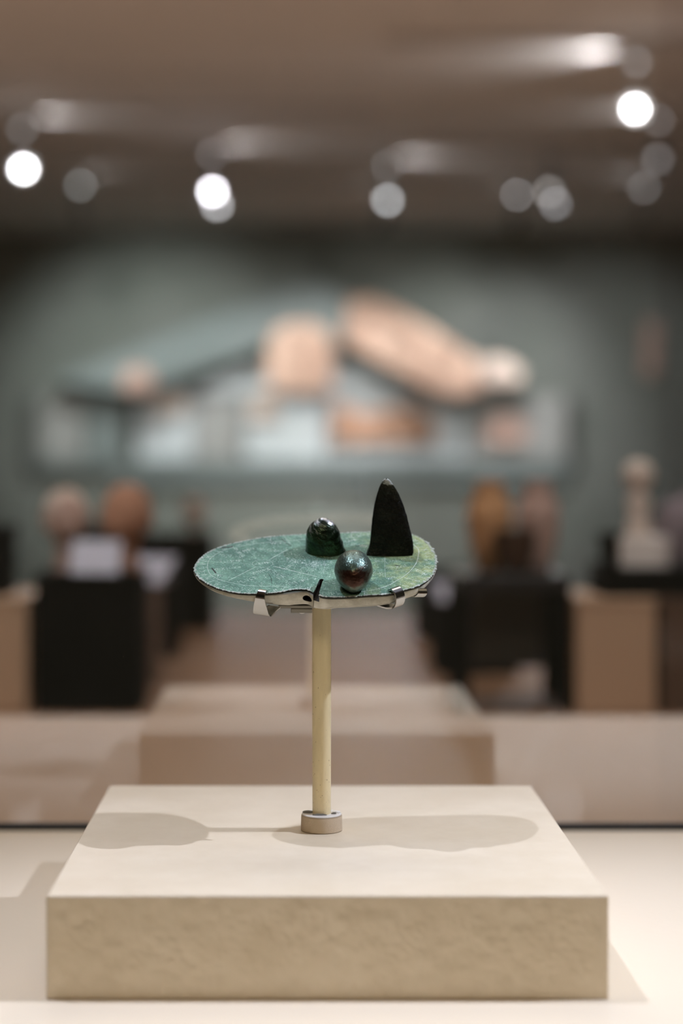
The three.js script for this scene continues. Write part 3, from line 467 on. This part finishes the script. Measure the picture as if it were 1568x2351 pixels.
ADDED_DOWNS.forEach((f, i) => fixture('track_spotlight', `added unseen downlight over the gallery floor, ${['front left', 'front right', 'rear left', 'rear right'][i]} of four`, f));
panel('added unseen warm fill panel behind the viewer', ADDED_PANEL4);
ADDED_FLOODS.forEach((f, i) => fixture('track_spotlight', `added unseen floodlight aimed at the temple gable from the ${i ? 'right' : 'left'}`, f));
LAMPS.forEach((l) => fixture('track_spotlight', l.hint, { ...l, color: l.tint }));

// ---------------------------------------------------------------- second display table with blurred exhibits
const D2 = 1.027;
{
  const t = thing('display_table', 'long brown wooden display table behind the glass, carrying two rows of pedestals', 'table', [0, 0, -2.25]);
  part(t, 'tabletop', box(1.7, 0.045, 2.1, 0.004, 0, D2 - 0.0225, 0), M.wood);
  for (const z of [-0.98, 0.98]) part(t, 'apron', box(1.56, 0.1, 0.03, 0.003, 0, D2 - 0.095, z), M.wood);
  for (const x of [-0.78, 0.78]) for (const z of [-0.98, 0.98]) part(t, 'leg', box(0.07, D2 - 0.045, 0.07, 0.004, x, (D2 - 0.045) / 2, z), M.wood);
}
function plinth(name, label, x0, x1, top, z, d, m, cap) { // a small pedestal on the table: plinth body and a slightly proud cap
  const o = thing(name, label, 'pedestal', [(x0 + x1) / 2, D2, z - d / 2]), w = x1 - x0, h = top - D2;
  part(o, 'body', box(w - 0.004, h - 0.008, d - 0.004, 0.0015, 0, (h - 0.008) / 2, 0), m);
  part(o, 'cap', box(w, 0.008, d, 0.0015, 0, h - 0.004, 0), cap || m); return o;
}
function card(label, x, y, z, w, h, lean, turn = 0) {
  const o = thing('label_card', label, 'label card', [x, y, z], turn);
  part(o, 'card_face', box(w, h, 0.002, 0.0006).translate(0, h / 2, 0).rotateX(-lean).translate(0, 0.0008, 0), M.card);
  part(o, 'card_foot', box(w * 0.7, 0.003, h * Math.sin(lean) + 0.006, 0.0008, 0, 0.0016, -h * Math.sin(lean) / 2 - 0.004), M.card);
}
function head(label, [x, y, z], size, face, hairM, turn = 0, lift = 0.2) { // a small terracotta head with hair on a neck and a peg
  const o = thing('terracotta_bust', label, 'sculpture', [x, y, z], turn), s = size / 2;
  const g = new THREE.SphereGeometry(1, 56, 44), p = g.attributes.position;
  const bumpAt = (a, b, r, X, Y) => Math.exp(-((X - a) ** 2 + (Y - b) ** 2) / (r * r));
  for (let i = 0; i < p.count; i++) {
    let X = p.getX(i), Y = p.getY(i), Z = p.getZ(i); const front = Math.max(0, Z);
    let k = 0.24 * bumpAt(0, -0.12, 0.15, X, Y) + 0.08 * bumpAt(0, -0.55, 0.22, X, Y) + 0.08 * bumpAt(0, -0.85, 0.2, X, Y) - 0.1 * (bumpAt(-0.33, 0.1, 0.16, X, Y) + bumpAt(0.33, 0.1, 0.16, X, Y)) + 0.05 * (bumpAt(-0.33, 0.08, 0.08, X, Y) + bumpAt(0.33, 0.08, 0.08, X, Y)) - 0.05 * bumpAt(0, -0.43, 0.08, X, Y) + 0.05 * (bumpAt(-0.45, -0.3, 0.2, X, Y) + bumpAt(0.45, -0.3, 0.2, X, Y));
    const ear = 0.13 * (Math.abs(X) > 0.9 ? bumpAt(0, -0.05, 0.22, Z, Y) : 0), jaw = Y < -0.1 ? 1 - 0.28 * Math.pow(-Y - 0.1, 1.5) : 1;
    p.setXYZ(i, X * 0.78 * jaw * (1 + ear), Y * 1.05, (Z * 0.92 + k * (front > 0.2 ? 1 : 0)) * (jaw * 0.5 + 0.5));
  }
  const neckH = 2 * lift + 0.5; g.translate(0, 1.05 + neckH - 0.35, 0);
  const neck = lathe([[0.0001, 0], [0.62, 0], [0.6, 0.08], [0.42, 0.25], [0.38, neckH], [0.3, neckH + 0.3]], 28).translate(0, 0, -0.1);
  const body = mergeGeometries([g, neck]); body.computeVertexNormals(); body.scale(s, s, s);
  part(o, 'head', body, face);
  const hg = new THREE.SphereGeometry(1, 44, 26, 0, Math.PI * 2, 0, Math.PI * 0.62); const hp = hg.attributes.position;
  for (let i = 0; i < hp.count; i++) { const X = hp.getX(i), Y = hp.getY(i), Z = hp.getZ(i), w = 1 + 0.05 * Math.sin(Math.atan2(X, Z) * 14) ; hp.setXYZ(i, X * 0.86 * w, Y * 1.12 * w, (Z * 1.0 - 0.2) * w); }
  hg.computeVertexNormals(); hg.translate(0, 1.05 + neckH - 0.3, 0).scale(s, s, s); part(o, 'hair', hg, hairM); return o;
}
function pot(name, label, category, [x, y, z], profile, m, handles = 0) {
  const o = thing(name, label, category, [x, y, z]); part(o, 'body', lathe(profile, 40), m);
  const top = profile[profile.length - 1][1], r = Math.max(...profile.map((q) => q[0]));
  for (let k = 0; k < handles; k++) { const s = k ? -1 : 1; part(o, 'handle', new THREE.TorusGeometry(top * 0.16, top * 0.028, 10, 24, Math.PI).rotateZ(-s * Math.PI / 2).translate(s * r * 0.86, top * 0.66, 0), m); }
  return o;
}
const jar = (r, h) => [[0.0001, 0], [r * 0.5, 0], [r * 0.55, h * 0.05], [r * 0.8, h * 0.25], [r, h * 0.55], [r * 0.9, h * 0.75], [r * 0.55, h * 0.88], [r * 0.68, h], [r * 0.6, h], [r * 0.48, h * 0.88], [r * 0.8, h * 0.7], [0.0001, h * 0.3]];
const bowl = (r, h) => [[0.0001, 0], [r * 0.5, 0], [r * 0.5, h * 0.08], [r * 0.85, h * 0.45], [r, h], [r * 0.94, h], [r * 0.78, h * 0.5], [0.0001, h * 0.2]];

// the row on the left
plinth('pedestal', 'black pedestal carrying two reddish terracotta heads, front of the row left of the bronze', -0.317, -0.188, 1.193, -2.0, 0.13, M.black);
card('lilac-white label card leaning on top of the black pedestal with two heads', -0.245, 1.193, -2.012, 0.060, 0.044, 0.5);
head('terracotta head with its highlight painted as pale hair, left one on the black pedestal', [-0.287, 1.193, -2.075], 0.066, M.clay, M.paleClay, 0.35, 0.35);  // pale hair colour stands in for the highlight on this head
head('reddish terracotta head, right one on the black pedestal', [-0.216, 1.193, -2.075], 0.072, M.redClay, M.redClay, -0.4, 0.3);
pot('cup', 'small pale grey cup between the two heads on the black pedestal', 'cup', [-0.248, 1.193, -2.085], bowl(0.02, 0.06), M.slate);
plinth('pedestal', 'tan wooden pedestal at the left edge beside the black pedestal', -0.52, -0.327, 1.163, -2.03, 0.16, M.tanWood);
{ const o = thing('box', 'black box on the tan pedestal at the left edge', 'box', [-0.425, 1.163, -2.10]); part(o, 'body', box(0.13, 0.075, 0.08, 0.002, 0, 0.0375, 0), M.black); part(o, 'lid', box(0.134, 0.01, 0.084, 0.002, 0, 0.08, 0), M.black); }
plinth('pedestal', 'grey-brown pedestal just behind the black pedestal with two heads', -0.310, -0.192, 1.163, -2.24, 0.14, M.dullWood);
card('broad lilac-white label card tilted on the grey-brown pedestal', -0.222, 1.163, -2.25, 0.085, 0.055, 0.9, -0.5);
plinth('pedestal', 'black pedestal third in the row left of the bronze', -0.33, -0.186, 1.15, -2.55, 0.16, M.black);
plinth('pedestal', 'black pedestal carrying the small pale head, back of the left row', -0.30, -0.150, 1.196, -2.95, 0.14, M.black);
head('small pale tan head just left of the bronze disc', [-0.187, 1.196, -3.0], 0.05, M.paleClay, M.paleClay, 0.2, 0.1);
// the row on the right
{
  const o = thing('display_stand', 'open black stand on four posts carrying amber and tan pottery', 'display stand', [0.257, D2, -2.065]);
  part(o, 'top', box(0.136, 0.02, 0.13, 0.002, 0, 0.156, 0), M.blackGloss); part(o, 'back_panel', box(0.09, 0.105, 0.004, 0.001, 0.006, 0.0935, -0.058), M.slate);
  part(o, 'base', box(0.136, 0.006, 0.13, 0.001, 0, 0.003, 0), M.brownWood);
  for (const x of [-1, 1]) for (const z of [-1, 1]) part(o, 'post', box(0.016, 0.14, 0.016, 0.0015, x * 0.06, 0.076, z * 0.057), M.black);
}
pot('jar', 'amber terracotta jar with two handles, left on the open black stand', 'jar', [0.236, D2 + 0.166, -2.075], jar(0.029, 0.112), M.amber, 2);
pot('bowl', 'dark brown bowl at the front of the open black stand', 'bowl', [0.262, D2 + 0.166, -2.03], bowl(0.026, 0.052), M.darkClay);
pot('jar', 'tan jar, right on the open black stand', 'jar', [0.298, D2 + 0.166, -2.09], jar(0.027, 0.112), M.clay);
plinth('pedestal', 'tan wooden pedestal right of the open black stand', 0.330, 0.428, 1.166, -2.0, 0.13, M.tanWood);
plinth('pedestal', 'dark brown pedestal at the right edge behind the tinted glass', 0.432, 0.62, 1.166, -2.0, 0.14, M.brownWood);
{ const o = thing('tray', 'black tray slab lying across the tan and dark brown pedestals', 'tray', [0.455, 1.166, -2.06]); part(o, 'slab', box(0.18, 0.03, 0.11, 0.003, 0, 0.015, 0), M.black); for (const z of [-0.052, 0.052]) part(o, 'lip', box(0.18, 0.006, 0.006, 0.001, 0, 0.033, z), M.black); }
pot('bowl', 'small black bowl at the left end of the black tray', 'bowl', [0.385, 1.196, -2.05], bowl(0.02, 0.045), M.black);
{
  const o = thing('statuette', 'pale terracotta statuette on a white plinth, standing on the black tray', 'sculpture', [0.413, 1.196, -2.04]);
  part(o, 'plinth', box(0.058, 0.042, 0.05, 0.003, 0.004, 0.021, 0), M.stone, 'white stone plinth');
  const b = lathe([[0.0001, 0.042], [0.015, 0.042], [0.014, 0.055], [0.011, 0.07], [0.0145, 0.082], [0.013, 0.09], [0.007, 0.0935], [0.007, 0.097], [0.013, 0.102], [0.0185, 0.112], [0.0185, 0.122], [0.013, 0.131], [0.0001, 0.1345]], 36).scale(1, 1, 0.8);
  part(o, 'figure', displaced(b, 0.003, 90, 3), M.ivoryClay);
}
{ const o = thing('stone_fragment', 'mauve-grey stone fragment right of the statuette on the black tray', 'stone fragment', [0.47, 1.196, -2.065]); part(o, 'body', displaced(new THREE.SphereGeometry(1, 30, 22), 0.5, 1.1, 6).scale(0.03, 0.05, 0.026).translate(0, 0.042, 0), M.mauve); part(o, 'foot', box(0.05, 0.012, 0.04, 0.002, 0, 0.006, 0), M.slate); }
plinth('pedestal', 'low black pedestal behind the open black stand, second in the right row', 0.192, 0.31, 1.13, -2.35, 0.15, M.black);
card('lilac-grey label card on the low black pedestal in the right row', 0.222, 1.13, -2.36, 0.05, 0.04, 0.9, 0.4);
plinth('pedestal', 'low black pedestal at the back of the right row', 0.20, 0.33, 1.14, -2.8, 0.16, M.black);
{
  const o = thing('glass_panel', 'tinted freestanding glass panel at the right edge', 'glass panel', [0.60, D2, -1.45]);
  part(o, 'pane', new THREE.PlaneGeometry(0.58, 1.2).translate(0, 0.6002, 0), M.tinted);
}

// ---------------------------------------------------------------- the temple pediment on the back wall
const sheet = (pts, depth, bevel = 0.012) => metreUV(new THREE.ExtrudeGeometry(new THREE.Shape(pts.map(([x, y]) => new THREE.Vector2(x, y))), { depth, bevelEnabled: bevel > 0, bevelThickness: bevel, bevelSize: bevel, bevelOffset: -bevel, bevelSegments: 2 }));
{
  const o = thing('temple_pediment', 'grey-green reconstruction of a temple gable with raking roof edges on the back wall', 'pediment', [0, 0, -13.878]);
  const peak = [0.10, 2.74], lo = [-1.95, 1.93], ro = [1.86, 1.93];
  part(o, 'tympanum', sheet([[-1.5, 1.84], [1.55, 1.84], [0.06, 2.5]], 0.22), M.plaster, 'pale grey field inside the gable');
  part(o, 'raking_cornice', sheet([lo, [-1.35, 1.84], [-0.98, 1.93], [0.05, 2.33], peak], 0.62, 0.02), M.gable, 'grey-blue raking cornice on the left');
  part(o, 'raking_cornice', sheet([peak, [0.05, 2.33], [1.0, 1.90], [1.38, 1.84], ro], 0.62, 0.02), M.gable, 'grey-blue raking cornice on the right');
  for (const s of [-1, 1]) part(o, 'shade_strip', sheet(s < 0 ? [[-1.02, 1.90], [-0.94, 1.84], [0.0, 2.22], [0.0, 2.34]] : [[0.06, 2.34], [0.06, 2.24], [1.0, 1.83], [1.06, 1.89]], 0.3, 0.004), M.shadeAndGap, 'dark strip painted in as shade under the raking cornice');  // dark strips stand in for the shadow the cornice would cast
  const pan = [[-2.12, -1.77, M.greyPlaster], [-1.74, -1.44, M.gable], [-1.32, -0.88, M.plaster], [-0.86, -0.46, M.greyPlaster], [-0.44, 0.22, M.plaster], [0.24, 0.92, M.plaster], [0.94, 1.36, M.plaster], [1.40, 1.78, M.greyPlaster], [1.80, 2.18, M.greyPlaster]];
  for (const [x0, x1, m] of pan) part(o, 'frieze_panel', box(x1 - x0, 0.52, 0.14, 0.012, (x0 + x1) / 2, 1.57, 0.07), m);
  for (const x of [-2.23, -1.38, 2.27]) part(o, 'upright', box(0.06, 0.58, 0.1, 0.008, x, 1.52, 0.05), M.shadeAndGap, 'dark upright gap');
  part(o, 'ledge', box(4.4, 0.07, 0.2, 0.01, 0.02, 1.27, 0.1), M.gable, 'ledge under the frieze');
  part(o, 'base_moulding', box(3.7, 0.12, 0.14, 0.012, 0.35, 1.17, 0.07), M.gable);
}
function fragment(label, pts, z, depth, m, lumps = [], wallSupport) { // an original fragment mounted on the pediment
  const o = thing('terracotta_fragment', label, 'terracotta fragment', [0, 0, z]);
  part(o, 'slab', sheet(pts, depth, 0.03), m);
  lumps.forEach(([x, y, rx, ry, q]) => part(o, 'relief', displaced(new THREE.SphereGeometry(1, 28, 20), 0.35, 1.4, q).scale(rx, ry, 0.06).translate(x, y, depth), m));
  if (wallSupport) part(o, 'bracket', box(0.06, 0.06, wallSupport, 0.004, pts[0][0] + 0.1, pts[0][1] + 0.12, -wallSupport / 2), M.track);
}
fragment('large pale orange relief plaque in the middle of the gable', [[-0.24, 1.83], [0.25, 1.83], [0.27, 2.02], [0.24, 2.28], [0.12, 2.37], [-0.10, 2.37], [-0.22, 2.29], [-0.26, 2.0]], -13.205, 0.12, M.terracotta, [[0.02, 2.18, 0.1, 0.12, 1], [-0.1, 1.97, 0.09, 0.1, 2], [0.13, 1.96, 0.09, 0.1, 3]]);
fragment('long pale terracotta slab lying along the right roof edge', [[0.34, 2.24], [0.40, 2.56], [0.60, 2.57], [1.0, 2.35], [1.40, 2.09], [1.42, 1.84], [1.22, 1.80], [0.98, 1.88]], -13.205, 0.1, M.terracotta, [[0.52, 2.42, 0.1, 0.1, 4], [0.82, 2.25, 0.13, 0.1, 5], [1.12, 2.05, 0.12, 0.1, 6]]);
fragment('pale terracotta corner piece at the right end of the roof edge', [[1.45, 1.90], [1.43, 2.10], [1.62, 2.10], [1.75, 2.0], [1.73, 1.90]], -13.205, 0.1, M.paleClay, [[1.58, 2.0, 0.08, 0.06, 7]]);
fragment('small orange terracotta piece left on the frieze', [[-0.40, 1.62], [-0.18, 1.63], [-0.19, 1.80], [-0.28, 1.83], [-0.40, 1.78]], -13.70, 0.08, M.paleClay, [[-0.29, 1.72, 0.06, 0.06, 8]]);
fragment('orange terracotta relief right of centre on the frieze', [[0.26, 1.43], [1.12, 1.45], [1.12, 1.62], [0.9, 1.76], [0.55, 1.68], [0.28, 1.78]], -13.70, 0.08, M.orangeClay, [[0.4, 1.56, 0.1, 0.09, 9], [0.68, 1.55, 0.1, 0.08, 10], [0.97, 1.58, 0.1, 0.09, 11]]);
fragment('dull brown terracotta piece on the grey right-hand panels', [[1.52, 1.43], [1.84, 1.43], [1.86, 1.58], [1.74, 1.68], [1.54, 1.66]], -13.70, 0.06, M.clay, [[1.68, 1.55, 0.09, 0.07, 12]]);
fragment('brownish terracotta knob above the bright left panel', [[-1.38, 1.84], [-1.14, 1.84], [-1.15, 1.98], [-1.25, 2.04], [-1.37, 1.99]], -13.205, 0.1, M.clay, [[-1.26, 1.93, 0.07, 0.07, 13]]);
fragment('pale pinkish terracotta piece at the top of the bright left panel', [[-1.20, 1.68], [-0.92, 1.68], [-0.94, 1.82], [-1.18, 1.82]], -13.70, 0.06, M.paleClay, [[-1.06, 1.75, 0.07, 0.05, 14]]);
fragment('slim pale terracotta strip hung on the back wall at the right edge', [[2.84, 1.99], [2.95, 2.0], [2.96, 2.43], [2.86, 2.45]], -13.865, 0.06, M.clay, [[2.9, 2.22, 0.03, 0.12, 15]]);
// ceiling tracks
for (const [z, x0, x1, hint] of [[-7.47, 0.4, 3, 'nearest'], [-9.0, -3, 0.4, 'second nearest'], [-10.0, -2, 3, 'middle'], [-11.3, -3, 3.4, 'farthest']]) {
  const o = thing('light_track', `${hint} ceiling light track running across the gallery`, 'light track', [(x0 + x1) / 2, RH, z]);
  part(o, 'rail', box(x1 - x0, 0.02, 0.035, 0.002, 0, -0.01, 0), M.track);
  for (const s of [-1, 1]) part(o, 'end_cap', box(0.03, 0.024, 0.04, 0.003, s * (x1 - x0) / 2, -0.012, 0), M.track);
}

renderer.render(scene, camera);
